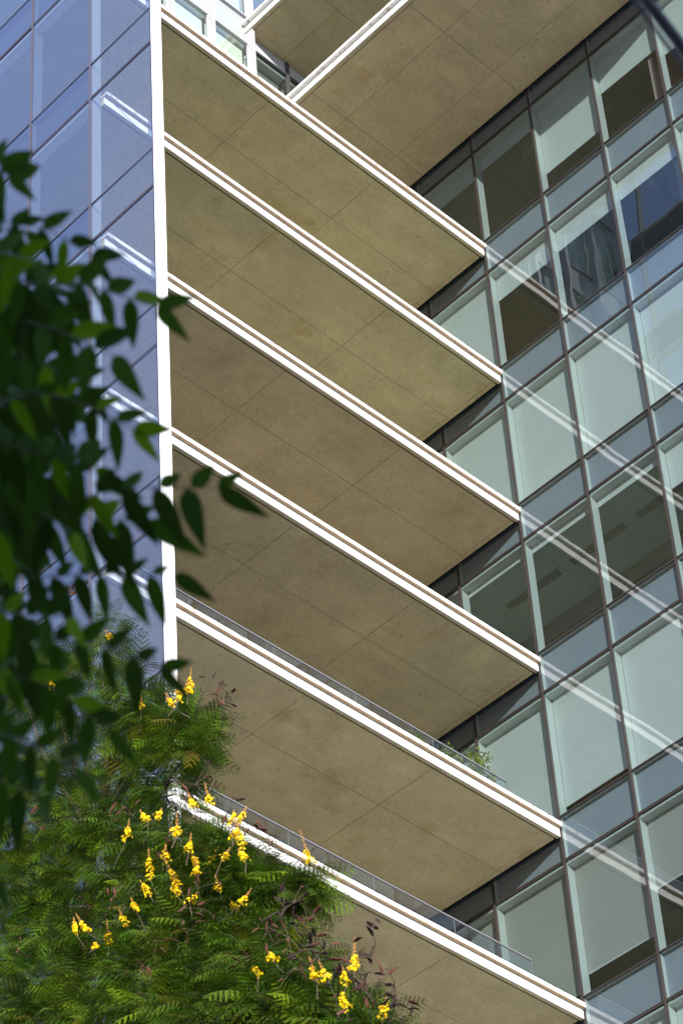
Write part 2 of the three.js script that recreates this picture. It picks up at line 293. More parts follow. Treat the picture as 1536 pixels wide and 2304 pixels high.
  // canopy slabs of the upper storeys, running along the right wing
  for (let k = -1; k >= -2; k--) {
    const S = soff(k), a = 28.02, uEnd = -17.2, c = group(blockL, 'balcony', k === -1 ? 'wide concrete balcony over the terrace' : 'topmost dark concrete balcony');
    part(c, 'slab_core', bx(UB - 6, uEnd - 0.09, S + 0.009, S + 0.29, a + 0.275, WR - 0.055), M.concCore);
    part(c, 'joint_filler', bx(UB - 6, uEnd - 0.1, S + 0.002, S + 0.28, WR - 0.054, WR - 0.016), M.gasket);
    part(c, 'edge_beam', bx(UB - 0.2, uEnd, S + 0.004, S + 0.20, a + 0.184, a + 0.264), M.conc[2]);
    part(c, 'fascia', bx(UB - 0.1, uEnd, S, S + 0.198, a + 0.155, a + 0.183), M.white);
    part(c, 'ledge', bx(UB + 0.0, uEnd, S + 0.2015, S + 0.29, a + 0.06, a + 0.274, 1.3, 0.4), M.ledge);
    part(c, 'fascia', bx(uEnd - 0.089, uEnd + 0.03, S, S + 0.198, a + 0.265, WR - 0.055), M.white);
    const us = [uEnd - 0.11, -20.24, -23.32, -26.40, -29.48, -34], ws = [a + 0.285, 29.36, 30.92, WR - 0.055];
    for (let i = 0; i < us.length - 1; i++) for (let j = 0; j < ws.length - 1; j++)
      part(c, 'soffit_panel', bx(us[i + 1] + 0.007, us[i] - 0.007, S - 0.002 + rr(-0.002, 0.002), S + 0.0085, ws[j] + 0.005, ws[j + 1] - 0.005, 1.1, 0.7), k === -1 ? M.concUp : M.concTop);
  }
  // set-back glazing above the terrace: white frames in the open, dark ones under the slabs
  const yA = soff(0) + 0.33, mods = []; for (let i = 0; i < 6; i++) mods.push(28.25 - 1.255 * i);
  for (let r = 0; r >= -7; r--) {
    const yb = r === 0 ? yA : soff(r) + 0.59, yt = soff(r - 1) - 0.41;
    for (let i = 0; i < 5; i++) {
      const a = mods[i + 1] + 0.045, b = mods[i] - 0.045;
      const win = group(blockL, 'window', 'white framed window of the set-back storeys');
      part(win, 'pane', rectU(a, b, yb, yt, UB, rr(0, 9), rr(0, 9)), M.glassWhite);
      part(win, 'frame', bx(UB - 0.03, UB + 0.05, yt - 0.04, yt, a, b), M.frameGrey);
      part(win, 'frame', bx(UB - 0.03, UB + 0.05, yb, yb + 0.04, a, b), M.frameGrey);
      part(win, 'head_reveal', bx(UB - 0.16, UB - 0.04, yt - 0.04, yt, a, b), M.inner);
      part(win, 'roller_blind', bx(UB - 0.17, UB - 0.162, yb + 0.05, yt - 0.0, a, b, rr(0, 3), rr(0, 3)), M.blind);
      const sp = group(blockL, 'spandrel');
      part(sp, 'back_panel', bx(UB - 0.06, UB - 0.02, yt + 0.001, yt + 0.999, a, b), M.panelGrey);
    }
    for (let i = 0; i < 6; i++) part(blockL, 'mullion', merge([bx(UB - 0.02, UB + 0.18, yb - (r ? 0.999 : 0), yt + 0.0005, mods[i] - 0.042, mods[i] + 0.042), bx(UB + 0.181, UB + 0.2, yb - (r ? 0.999 : 0), yt + 0.0005, mods[i] - 0.05, mods[i] + 0.05)]), M.frameGrey);
    if (r >= -5) for (let i = 0; i < 3; i++) { // beneath the slabs
      const a = 28.30 + i * 1.19 + 0.04, b = Math.min(WR - 0.06, 28.30 + (i + 1) * 1.19 - 0.04);
      const win = group(blockL, 'window');
      part(win, 'pane', rectU(a, b, yb, yt - 0.1, UB, rr(0, 9), rr(0, 9)), M.glass);
      part(win, 'head_reveal', bx(UB - 0.25, UB - 0.04, yt - 0.2, yt - 0.12, a, b), M.inner);
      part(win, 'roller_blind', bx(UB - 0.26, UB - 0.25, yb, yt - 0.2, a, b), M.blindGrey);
      part(blockL, 'transom', bx(UB - 0.03, UB + 0.04, yt - 0.099, yt - 0.04, a, b), M.darkMetal);
      part(blockL, 'spandrel', bx(UB - 0.05, UB - 0.0, yt - 0.039, soff(r - 1) - 0.03, a, b), M.panel);
      part(blockL, 'mullion', bx(UB - 0.03, UB + 0.06, yb, soff(r - 1) - 0.031, b + 0.002, b + 0.078), M.darkMetal);
    }
  }
  // solid core behind, floors of the upper storeys
  part(blockL, 'core_wall', bx(-41, -34.02, -EYE, soff(-7), 25.5, WR - 0.06), M.room);
  part(blockL, 'roof', bx(-41, UB - 0.07, soff(-8) - 0.4, soff(-8), WL + 0.3, WR - 0.06), M.frameWhite);
  for (let k = -1; k >= -7; k--) part(blockL, 'floor_slab', bx(-41, UB - 0.33, soff(k) - 0.3, soff(k) + 0.3, WL + 0.3, 28.2), M.ceiling);
}
console.log('building done');
//TREES-BEGIN
// ------------------------------------------------------------------ flowering tree (feathery leaves, yellow spikes, brown pods)
function tri(P, a, b, c) { P.push(a.x, a.y, a.z, b.x, b.y, b.z, c.x, c.y, c.z); }
const geoOf = (P) => { const g = new THREE.BufferGeometry(); g.setAttribute('position', new THREE.Float32BufferAttribute(P, 3)); g.computeVertexNormals(); return g; };
// one twice-pinnate frond along +x, upper side +y
function frond(L, droop, pairs, curl) {
  const P = [], at = (t) => new THREE.Vector3(L * t, -droop * t * t * L, curl * Math.sin(t * 3) * 0.02), v = (x, y, z) => new THREE.Vector3(x, y, z);
  for (let i = 0; i < 6; i++) { const a = at(i / 6), b = at((i + 1) / 6), r = 0.0022 * (1.2 - i / 6); tri(P, v(a.x, a.y, a.z - r), v(a.x, a.y, a.z + r), v(b.x, b.y, b.z)); tri(P, v(a.x, a.y - r, a.z), v(a.x, a.y + r, a.z), v(b.x, b.y, b.z)); }
  for (let i = 0; i < pairs; i++) for (const s of [-1, 1]) {
    const t = 0.14 + 0.86 * (i + (s > 0 ? 0.3 : 0)) / pairs, o = at(t), lp = L * 0.36 * Math.sin(Math.PI * Math.min(0.97, 0.22 + 0.74 * t)) * rr(0.88, 1.08);
    const dir = v(0.62, -0.28 - droop * t * 0.9 + rr(-0.08, 0.08), s * 0.85).normalize(), fw = v(0.85, -droop * t, -s * 0.6).normalize(), n = Math.round(8 + lp * 30);
    for (let j = 0; j < n; j++) {
      const q = o.clone().addScaledVector(dir, lp * (j + 0.6) / n); q.y -= 0.5 * lp * Math.pow(j / n, 2) * 0.35;
      const ll = 0.0128 * (1 - 0.5 * Math.pow(j / n, 2)), lw = lp / n * 0.5;
      for (const e of [-1, 1]) {
        const tip = q.clone().addScaledVector(fw, e * ll).addScaledVector(dir, ll * 0.25); tip.y -= ll * rr(0.0, 0.4);
        const m1 = q.clone().lerp(tip, 0.5).addScaledVector(dir, lw), m2 = q.clone().lerp(tip, 0.5).addScaledVector(dir, -lw);
        tri(P, q, m1, tip); tri(P, q, tip, m2);
      }
    }
  }
  return geoOf(P);
}
const leafMat = (r, g, b, tr, rough = 0.92) => { const m = new THREE.MeshPhysicalMaterial({ transmission: tr, thickness: 0, roughness: rough, side: THREE.DoubleSide, ior: 1.35, specularIntensity: 0.2 }); m.color.setRGB(r, g, b); return m; };
M.bark = new THREE.MeshStandardMaterial({ color: new THREE.Color().setRGB(0.075, 0.055, 0.042), bumpMap: concreteBump, bumpScale: 0.03, roughness: 0.95 });
M.twig = mat(0.10, 0.075, 0.05, { roughness: 0.9 });
M.pod = mat(0.075, 0.030, 0.020, { roughness: 0.85, specularIntensity: 0.3 }); M.podDark = mat(0.022, 0.012, 0.011, { roughness: 0.85, specularIntensity: 0.3 });
M.petal = leafMat(0.9, 0.64, 0.012, 0.25); M.bud = mat(0.42, 0.19, 0.02, { roughness: 0.8 });
M.frond = leafMat(0.070, 0.130, 0.008, 0.22, 0.97);
{
  const tree = thing('flowering_tree', 'tree with feathery leaves, yellow flower spikes and brown pods, at lower left', 'tree');
  const base = V(-16.2, -EYE, 12.4), C0 = V(-15.6, 9.2, 12.4);
  part(tree, 'trunk', tube([base, V(-16.1, 2.2, 12.5), V(-15.9, 6, 12.4), C0], 0.27, 0.17, 9, 24), M.bark);
  // clumps of fronds: picture place, distance from the street side, radius in metres, number of fronds
  const cl = [[40, 1470, 13.2, .45, 22], [130, 1500, 13.0, .42, 22], [225, 1490, 12.8, .38, 20], [300, 1560, 12.6, .38, 24], [60, 1580, 12.8, .5, 26], [170, 1600, 12.6, .45, 26], [365, 1610, 12.3, .34, 24], [425, 1630, 12.2, .3, 26], [430, 1690, 12.2, .24, 16], [390, 1660, 12.3, .26, 14], [290, 1680, 12.8, .34, 14], [30, 1720, 13, .5, 20], [120, 1780, 12.9, .45, 16],
    [60, 1850, 12.5, .5, 30], [170, 1850, 12.3, .45, 30], [270, 1870, 12.2, .42, 34], [330, 1890, 12.0, .32, 24], [420, 1900, 11.9, .36, 30], [490, 1925, 11.8, .34, 30], [550, 1975, 11.8, .34, 30], [620, 2000, 11.8, .3, 26], [672, 2005, 11.9, .22, 20], [480, 1990, 11.7, .42, 34], [390, 1990, 11.8, .4, 30], [300, 1980, 12.0, .42, 30], [190, 1990, 12.2, .45, 26], [70, 1990, 12.4, .5, 24],
    [540, 2070, 11.7, .36, 30], [585, 2110, 11.6, .3, 24], [450, 2090, 11.6, .42, 32], [340, 2100, 11.7, .42, 30], [230, 2110, 11.8, .42, 28], [110, 2110, 12.0, .45, 28], [20, 2120, 12.2, .45, 24], [560, 2160, 11.4, .42, 34], [660, 2180, 11.4, .36, 30], [705, 2245, 11.3, .3, 24], [440, 2190, 11.4, .45, 36], [330, 2200, 11.4, .45, 36], [210, 2210, 11.5, .45, 36], [90, 2210, 11.6, .45, 36], [770, 2275, 11.3, .26, 20], [820, 2305, 11.3, .22, 16], [600, 2260, 11.2, .42, 34], [480, 2280, 11.1, .45, 36], [360, 2290, 11.1, .45, 36], [230, 2300, 11.2, .45, 36], [100, 2300, 11.3, .45, 36], [0, 2290, 11.5, .45, 30], [700, 2300, 11.2, .36, 28], [780, 2330, 11.1, .4, 26], [850, 2350, 11.2, .26, 16],
    [250, 1420, 13.6, .3, 10], [10, 1920, 12.6, .45, 26], [100, 1930, 12.5, .42, 24], [30, 2040, 12.4, .45, 24], [-40, 1780, 12.9, .5, 24], [80, 1720, 12.9, .42, 18], [335, 1745, 12.5, .26, 16], [385, 1790, 12.3, .28, 18], [250, 1770, 12.7, .32, 18], [190, 1720, 12.9, .34, 16], [330, 1640, 12.5, .3, 16], [640, 2330, 11.8, .5, 24], [520, 2120, 12.4, .5, 24], [400, 2130, 12.6, .5, 22], [280, 2040, 12.8, .5, 22], [140, 2050, 13.0, .5, 22], [-120, 1650, 13.4, .7, 30], [-140, 1900, 12.8, .7, 30], [-130, 2150, 12.2, .7, 30], [250, 2450, 11.6, .9, 50], [550, 2480, 11.4, .9, 50], [850, 2480, 11.2, .7, 40], [-50, 2450, 12.0, .9, 50]];
  const geos = [frond(0.38, 0.35, 6, 1), frond(0.33, 0.6, 6, -1), frond(0.42, 0.2, 7, 0.5), frond(0.30, 0.9, 5, 0.4)];
  const lists = geos.map(() => []), q = new THREE.Quaternion(), up = new THREE.Vector3(), m4 = new THREE.Matrix4();
  const hubs = [V(-14.6, 12.2, 12.0), V(-13.8, 11.4, 11.7), V(-15.6, 13.2, 12.6), V(-15.6, 15.6, 13.0), V(-16.3, 11.6, 12.6), V(-13.0, 10.6, 11.6)];
  hubs.forEach((h, i) => part(tree, 'branch', tube([C0, C0.clone().lerp(h, 0.5).add(new THREE.Vector3(rr(-.3, .3), 0.3, rr(-.3, .3))), h], 0.12, 0.045, 7, 14), M.bark));
  for (const [px, py, w, R, n] of cl) {
    const c = atW(px, py, w), hub = hubs.reduce((a, b) => (a.distanceTo(c) < b.distanceTo(c) ? a : b));
    const mid = hub.clone().lerp(c, 0.55).add(new THREE.Vector3(rr(-.15, .15), rr(-0.05, .2), rr(-.15, .15)));
    part(tree, 'branch', tube([hub, mid, c], 0.032, 0.007, 5, 10), M.bark);
    const deep = c.clone().addScaledVector(new THREE.Vector3(c.x, c.y - EYE, c.z).normalize(), 0.75);
    for (let i = 0; i < n * 8; i++) {
      const d = new THREE.Vector3(rr(-1, 1), rr(-0.5, 0.6), rr(-1, 1)).normalize(), back = i > n * 5.2, cc = back ? deep : c, o = cc.clone().addScaledVector(d, R * rr(0.05, back ? 0.9 : 0.62)); o.y = cc.y + (o.y - cc.y) * 0.7;
      d.y = d.y * 0.5 + rr(-0.3, 0.3); d.normalize(); up.set(rr(-.9, .9), 1, rr(-.9, .9)); const z = new THREE.Vector3().crossVectors(d, up).normalize(), y = new THREE.Vector3().crossVectors(z, d);
      const s = !back && i % 3 === 0 ? rr(0.62, 1.0) : rr(0.36, 0.72); m4.makeBasis(d, y, z).scale(new THREE.Vector3(s, s, s)).setPosition(o);
      const g = rnd(), young = g > 0.93; lists[Math.floor(rnd() * 4)].push([m4.clone(), young ? [2.3, 1.9, 0.8] : g < 0.04 ? [1.6, 0.7, 0.9] : (() => { const b = 0.22 + 1.3 * Math.pow(rnd(), 1.6); return [b * rr(0.75, 1.2), b, b * rr(0.6, 1.5)]; })()]);
    }
  }
  const crown = group(tree, 'crown');
  lists.forEach((l, i) => { const im = shadows(new THREE.InstancedMesh(geos[i], M.frond, l.length)); const c = new THREE.Color(); l.forEach(([m, k], j) => { im.setMatrixAt(j, m); im.setColorAt(j, c.setRGB(...k)); }); im.name = 'foliage'; im.userData.kind = 'stuff'; crown.add(im); });
  // flower spikes: a leaning stalk with crumpled yellow flowers below and rusty buds at the tip
  const spikes = [[402, 1575, 12.0, .2, .5], [424, 1560, 12.0, .22, .6], [388, 1590, 12.05, .15, .5], [318, 1592, 12.3, .12, .3], [436, 1815, 11.7, .2, .55], [472, 1805, 11.7, .2, .3], [352, 1842, 11.8, .14, .6], [332, 1848, 11.8, .13, .6], [545, 1905, 11.55, .2, .6], [552, 1935, 11.5, .13, .7], [697, 1940, 11.6, .24, .35], [338, 1975, 11.7, .26, .6], [336, 2012, 11.6, .2, .6], [404, 1995, 11.6, .28, .55], [398, 2012, 11.6, .16, .6], [306, 2048, 11.6, .15, .5], [284, 2082, 11.6, .17, .5], [172, 2100, 11.6, .16, .6], [198, 2098, 11.6, .2, .5], [246, 2122, 11.6, .17, .45], [217, 2132, 11.6, .1, .6], [428, 2030, 11.5, .1, .5], [712, 2205, 11.1, .16, .55], [738, 2203, 11.1, .15, .5], [795, 2185, 11.0, .26, .45], [778, 2215, 11.0, .12, .6], [778, 2275, 11.0, .11, .9], [862, 2285, 11.0, .11, .8], [580, 2190, 11.1, .07, .9], [615, 2162, 11.2, .08, .8], [118, 1545, 12.5, .12, .5], [250, 1435, 13.2, .12, .5], [30, 1520, 12.7, .12, .5]];
  for (let i = 0; i < 16; i++) spikes.push([rr(280, 600), rr(1830, 2060), rr(11.5, 11.8), rr(0.08, 0.2), rr(0.3, 0.6)]);
  for (const [px, py, w, L, fl] of spikes) {
    const sp = group(tree, 'flower_spike'), b = atW(px, py, w - 0.2), dir = new THREE.Vector3(rr(-.55, .6), 1, rr(-.5, .5)).normalize(), tip = b.clone().addScaledVector(dir, L * 1.15);
    part(sp, 'stalk', tube([b.clone().addScaledVector(dir, -0.16).add(new THREE.Vector3(rr(-.1, .1), 0, rr(-.1, .1))), b, tip], 0.0034, 0.0014, 4, 8), M.twig);
    const P = [], nf = Math.round(7 + L * fl * 330);
    for (let i = 0; i < nf; i++) {
      const a = rr(0, 6.28), tt = rnd(), r = rr(0.004, 0.042) * (1.15 - 0.75 * tt), c = b.clone().addScaledVector(dir, L * fl * tt * 1.15).add(new THREE.Vector3(Math.cos(a) * r, rr(-.006, .006), Math.sin(a) * r)), ax = new THREE.Vector3(Math.cos(a) + rr(-.4, .4), rr(0, 0.9), Math.sin(a) + rr(-.4, .4)).normalize();
      const e1 = new THREE.Vector3(0, 1, 0.1).cross(ax).normalize(), e2 = ax.clone().cross(e1);
      for (let k = 0; k < 5; k++) {
        const t = k * 1.2566 + rr(-.2, .2), l = rr(0.009, 0.017), o = e1.clone().multiplyScalar(Math.cos(t)).addScaledVector(e2, Math.sin(t)), s = e1.clone().multiplyScalar(-Math.sin(t)).addScaledVector(e2, Math.cos(t));
        const tipp = c.clone().addScaledVector(o, l).addScaledVector(ax, rr(0.001, 0.008)), m1 = c.clone().addScaledVector(o, l * .6).addScaledVector(s, l * .42).addScaledVector(ax, rr(0, 0.005)), m2 = c.clone().addScaledVector(o, l * .6).addScaledVector(s, -l * .42).addScaledVector(ax, rr(0, 0.005));
        tri(P, c, m1, tipp); tri(P, c, tipp, m2);
      }
    }
    const pe = part(sp, 'petals', geoOf(P), M.petal); pe.userData.kind = 'stuff';
    const buds = []; const nb = Math.round(8 + L * 70);
    for (let i = 0; i < nb; i++) { const t = fl * 0.8 + (1.12 - fl * 0.8) * i / nb, a = i * 2.4, r = 0.011 * (1.15 - t * 0.75), g = new THREE.IcosahedronGeometry(0.0052 * (1.25 - 0.6 * t), 0); g.scale(1, 1.35, 1); g.translate(b.x + dir.x * L * t + Math.cos(a) * r, b.y + dir.y * L * t, b.z + dir.z * L * t + Math.sin(a) * r); buds.push(g); }
    const bu = part(sp, 'buds', merge(buds), M.bud); bu.userData.kind = 'stuff';
  }
  // flat winged pods on wiry stalks
  const podGeo = []; for (let k = 0; k < 3; k++) { const g = new THREE.SphereGeometry(1, 10, 6); const p = g.attributes.position; for (let i = 0; i < p.count; i++) { const x = p.getX(i), w = 1 - 0.35 * x * x * (k * 0.5); p.setXYZ(i, x * 0.042, p.getY(i) * 0.004 + 0.004 * Math.sin(x * 3 + k), p.getZ(i) * 0.0125 * w); } g.computeVertexNormals(); podGeo.push(g); }
  const podSpots = [[495, 1535, 12.1, 6, 26, 1], [470, 1545, 12.1, 3, 20, 1], [510, 1575, 12.1, 4, 22, 0], [440, 1765, 11.8, 6, 40, 1], [405, 1790, 11.8, 4, 26, 1], [245, 1830, 12, 6, 30, 0], [85, 1860, 12.2, 4, 30, 0], [380, 1850, 11.9, 4, 26, 0], [300, 1835, 12, 3, 24, 0], [540, 1855, 11.7, 5, 34, 0], [590, 1875, 11.7, 4, 24, 0], [525, 1790, 11.8, 2, 14, 1], [375, 1925, 11.7, 4, 24, 0], [275, 1995, 11.8, 7, 30, 0], [440, 2000, 11.6, 5, 32, 0], [455, 2045, 11.6, 5, 34, 0], [350, 2120, 11.5, 5, 26, 0], [300, 2150, 11.6, 4, 24, 0], [420, 2100, 11.5, 4, 22, 0], [640, 2045, 11.4, 8, 34, 1], [690, 2065, 11.4, 6, 30, 1], [700, 2100, 11.3, 6, 26, 1], [720, 2160, 11.2, 4, 22, 1], [650, 2110, 11.3, 6, 30, 0], [555, 2150, 11.3, 5, 30, 0], [660, 2180, 11.2, 7, 34, 0], [740, 2130, 11.1, 5, 30, 1], [838, 2090, 10.9, 3, 18, 1], [820, 2130, 10.9, 3, 16, 1], [775, 2170, 11, 4, 22, 1], [850, 2210, 10.9, 7, 30, 1], [885, 2240, 10.9, 7, 28, 1], [900, 2290, 10.9, 5, 26, 1], [660, 2030, 11.3, 6, 30, 1], [700, 2135, 11.1, 6, 30, 1], [755, 2185, 11, 6, 30, 1], [800, 2200, 10.9, 5, 26, 1], [870, 2180, 10.9, 4, 22, 1], [600, 2090, 11.3, 5, 28, 0], [830, 2240, 10.9, 5, 26, 0], [760, 2290, 11, 4, 26, 0], [315, 2190, 11.2, 4, 24, 0], [180, 2040, 11.8, 4, 26, 0], [40, 2130, 12, 4, 24, 0], [160, 1340, 13.2, 4, 26, 0], [150, 1400, 13.2, 3, 20, 0]];
  for (const [px, py, w, n, R, dark] of podSpots) {
    const c = atW(px, py, w - 0.3), root = atW(px + rr(-30, 5), py + rr(60, 95), w + 0.25);
    part(tree, 'twig', tube([root, root.clone().lerp(c, 0.5).add(new THREE.Vector3(rr(-.05, .05), 0, rr(-.05, .05))), c], 0.004, 0.0014, 4, 8), M.twig);
    for (let i = 0; i < n; i++) {
      const o = c.clone().add(new THREE.Vector3(rr(-1, 1), rr(-1, 1), rr(-1, 1)).multiplyScalar(R / 270 * 1.15)), pm = part(tree, 'seed_pod', podGeo[i % 3], dark && rnd() < 0.75 ? M.podDark : M.pod);
      pm.position.copy(o); pm.rotation.set(rr(-1.5, 1.5), rr(0, 6.28), rr(-1.4, 1.4)); const s = rr(0.75, 1.2); pm.scale.set(s, s, s);
      part(tree, 'twig', tube([c, c.clone().lerp(o, 0.5).add(new THREE.Vector3(0, 0.01, 0)), o], 0.0019, 0.0013, 3, 4), M.twig);
    }
  }
}
console.log('flowering tree done');

// ------------------------------------------------------------------ near tree whose out-of-focus leaves hang into the left of the view
{
  const tree = thing('leafy_tree', 'dark green tree with drooping pointed leaflets hanging close by at the left edge', 'tree');
  const toR = R_, toU = U_, toF = F_;
  // leaflet along +x, 1 long, folded a little along the midrib and curved down
  function leaflet(wd, bend, fold) {
    const P = [], n = 7, prof = (t) => wd * Math.pow(Math.sin(Math.PI * Math.pow(t, 0.72)), 0.9) * (1 - 0.25 * t), pt = (t, s) => new THREE.Vector3(t, -bend * t * t + fold * Math.abs(s) * prof(t), s * prof(t));
    for (let i = 0; i < n; i++) for (const s of [-1, 1]) { const a = i / n, b = (i + 1) / n; tri(P, pt(a, 0), pt(b, 0), pt(b, s)); if (i) tri(P, pt(a, 0), pt(b, s), pt(a, s)); }
    return geoOf(P);
  }
  const lg = [leaflet(0.165, 0.14, 0.25), leaflet(0.18, 0.24, 0.15), leaflet(0.15, 0.02, 0.4), leaflet(0.24, 0.12, 0.2)];
  const lm = [leafMat(0.020, 0.052, 0.0025, 0.45, 0.98), leafMat(0.013, 0.034, 0.0025, 0.38, 0.98), leafMat(0.062, 0.125, 0.002, 0.5, 0.98)], stalkM = mat(0.022, 0.03, 0.010, { roughness: 0.9 });
  const trunkBase = new THREE.Vector3(-4.6, 0, -1.0), fork = new THREE.Vector3(-4.3, 3.6, -1.5);
  part(tree, 'trunk', tube([trunkBase, new THREE.Vector3(-4.5, 1.6, -1.1), fork], 0.11, 0.07, 9, 14), M.bark);
  let count = 0;
  const spare = [];
  function spray(bx0, by0, tx, ty, d0, d1, n, dn, upl, opt = {}) { // rachis from base to tip (picture place and depth), n leaflet pairs, lengths in px
    const A = atDepth(bx0, by0, d0), B = atDepth(tx, ty, d1), mid = A.clone().lerp(B, 0.5).addScaledVector(toU, opt.sag ?? 0.012);
    const cv = new THREE.CatmullRomCurve3([A, mid, B]);
    part(tree, 'leaf_stalk', tube([A, mid, B], 0.0016, 0.0009, 4, 10), stalkM);
    const px = (d0 + d1) / 2 / FPX; // metres for one picture pixel there
    for (let i = 0; i <= n; i++) for (const s of [-1, 1]) {
      if (i === n && s > 0 && !opt.end) continue;
      const t = Math.min(1, (opt.from ?? 0.05) + (1 - (opt.from ?? 0.05)) * (i + (s > 0 ? 0.15 : 0)) / n), o = cv.getPoint(t), tg = cv.getTangent(t);
      const perp = new THREE.Vector3().crossVectors(toF, tg).negate().normalize(); if (perp.dot(toU) < 0) perp.negate();
      let d, L;
      if (i === n && s < 0) { d = tg.clone().addScaledVector(toU, -0.55).normalize(); L = dn * px * 0.95; }
      else if (s < 0) { d = perp.clone().multiplyScalar(-0.55).addScaledVector(toU, -0.45).addScaledVector(tg, rr(0.2, 0.65)).addScaledVector(toF, rr(-0.5, 0.4)).normalize(); L = dn * px * rr(0.85, 1.12); }
      else { d = perp.clone().multiplyScalar(rr(0.3, 0.7)).addScaledVector(tg, rr(0.3, 0.8)).addScaledVector(toF, rr(0.2, 0.7)).normalize(); L = upl * px * rr(0.85, 1.15); }
      const y = toF.clone().multiplyScalar(-1).addScaledVector(toU, rr(-0.3, 0.5)).addScaledVector(toR, rr(-0.5, 0.5)); const z = new THREE.Vector3().crossVectors(d, y).normalize(), yy = new THREE.Vector3().crossVectors(z, d);
      const M4 = new THREE.Matrix4().makeBasis(d, yy, z).scale(new THREE.Vector3(L, L, L)).setPosition(o), gi = s < 0 ? Math.floor(rnd() * 3) : 3, mi = rnd() < 0.16 ? 2 : rnd() < 0.5 ? 0 : 1;
      count++;
      if (count > 296) { spare.push(lg[gi].clone().applyMatrix4(M4)); continue; }
      const l = part(tree, 'leaf', lg[gi], lm[mi]); M4.decompose(l.position, l.quaternion, l.scale);
    }
  }
  // those that show singly
  spray(-60, 1312, 392, 1292, 4.2, 4.0, 8, 128, 58, { sag: 0.006 });
  spray(120, 1130, 490, 1098, 4.0, 3.9, 5, 145, 80, { sag: 0.010, end: 1 });
  spray(40, 640, 352, 690, 4.1, 3.95, 5, 125, 95, { sag: 0.014, end: 1 });
  spray(20, 500, 205, 575, 4.15, 4.1, 3, 95, 85, { end: 1 });
  spray(-60, 415, 20, 392, 4.1, 4.05, 2, 120, 110, { end: 1, from: 0.4 });
  spray(-20, 540, 60, 520, 4.3, 4.25, 2, 110, 80, {});
  spray(60, 880, 300, 965, 4.1, 4.0, 5, 115, 80, { end: 1 });
  spray(40, 1440, 360, 1500, 4.1, 3.95, 5, 120, 75, { sag: 0.015, end: 1 });
  spray(-40, 1190, 330, 1170, 4.1, 4.0, 6, 170, 90, { sag: 0.01 });
  // the dense part further left: arching sprays at many angles
  const more = [[-80, 700, 230, 640], [-60, 720, 290, 800], [-80, 800, 230, 870], [-80, 930, 190, 900], [-90, 960, 250, 1050], [-90, 1090, 250, 1060], [-90, 1110, 200, 1200], [-90, 1350, 190, 1390], [-90, 1440, 220, 1560], [-90, 1520, 280, 1640], [-90, 1640, 210, 1730], [-90, 1700, 120, 1790], [-100, 640, 120, 590], [-100, 1080, 120, 1010], [-100, 1200, 110, 1290], [-100, 1850, 40, 1980], [-100, 1500, 120, 1450], [-60, 560, 120, 640]];
  for (const [a, b, c, d] of more) spray(a, b, c - 35, d, rr(3.7, 4.5), rr(3.6, 4.5), Math.max(4, Math.round((c - a) / 56)), rr(110, 150), rr(80, 115), { sag: rr(-.015, .035) });
  for (let i = 0; i < 16; i++) { const y = 650 + i * 37 + rr(-20, 20), x = rr(-10, 120); spray(-110, y + rr(-140, 140), x, y, rr(4.3, 5.2), rr(4.3, 5.2), 5, rr(120, 170), rr(100, 150), { sag: rr(-.02, .03) }); }
  for (let i = 0; i < 3; i++) { const y = 1400 + i * 150 + rr(-20, 20), x = rr(30, 120); spray(-110, y + rr(-120, 60), x, y, rr(4.2, 5.0), rr(4.2, 5.0), 5, rr(120, 160), rr(90, 130), { sag: rr(-.02, .03) }); }
  if (spare.length) { const o = part(tree, 'foliage', merge(spare), lm[1]); o.userData.kind = 'stuff'; }
  for (const [y, e] of [[620, 60], [900, 40], [1130, 60], [1300, 20], [1560, 60]]) { const p = atDepth(-80, y, 4.2); part(tree, 'branch', tube([fork, fork.clone().lerp(p, 0.6).add(new THREE.Vector3(0, 0.25, 0)), p, atDepth(e - 30, y + 10, 4.15)], 0.012, 0.0025, 6, 16), stalkM); }
}
// ------------------------------------------------------------------ overhead cables close to the camera
{
  const cable = (name, label, p0, p1, d0, d1, r) => { const a = atDepth(...p0, d0), b = atDepth(...p1, d1), dir = b.clone().sub(a); const o = shadows(new THREE.Mesh(tube([a.clone().addScaledVector(dir, -14), a.clone().addScaledVector(dir, -3), a, b, b.clone().addScaledVector(dir, 3), b.clone().addScaledVector(dir, 14)], r, r, 8, 60), M.cable)); o.name = name; o.userData = { label, category: 'cable', group: 'overhead cables' }; scene.add(o); };
  M.cable = mat(0.012, 0.012, 0.014, { roughness: 0.5 });
  cable('power_cable', 'thick black overhead cable crossing the upper right corner', [1452, 0], [1560, 140], 5, 5, 0.0115);
  cable('power_cable_001', 'thin dark cable just below the thick one at the upper right corner', [1424, 0], [1556, 178], 4.3, 4.3, 0.0036);
}
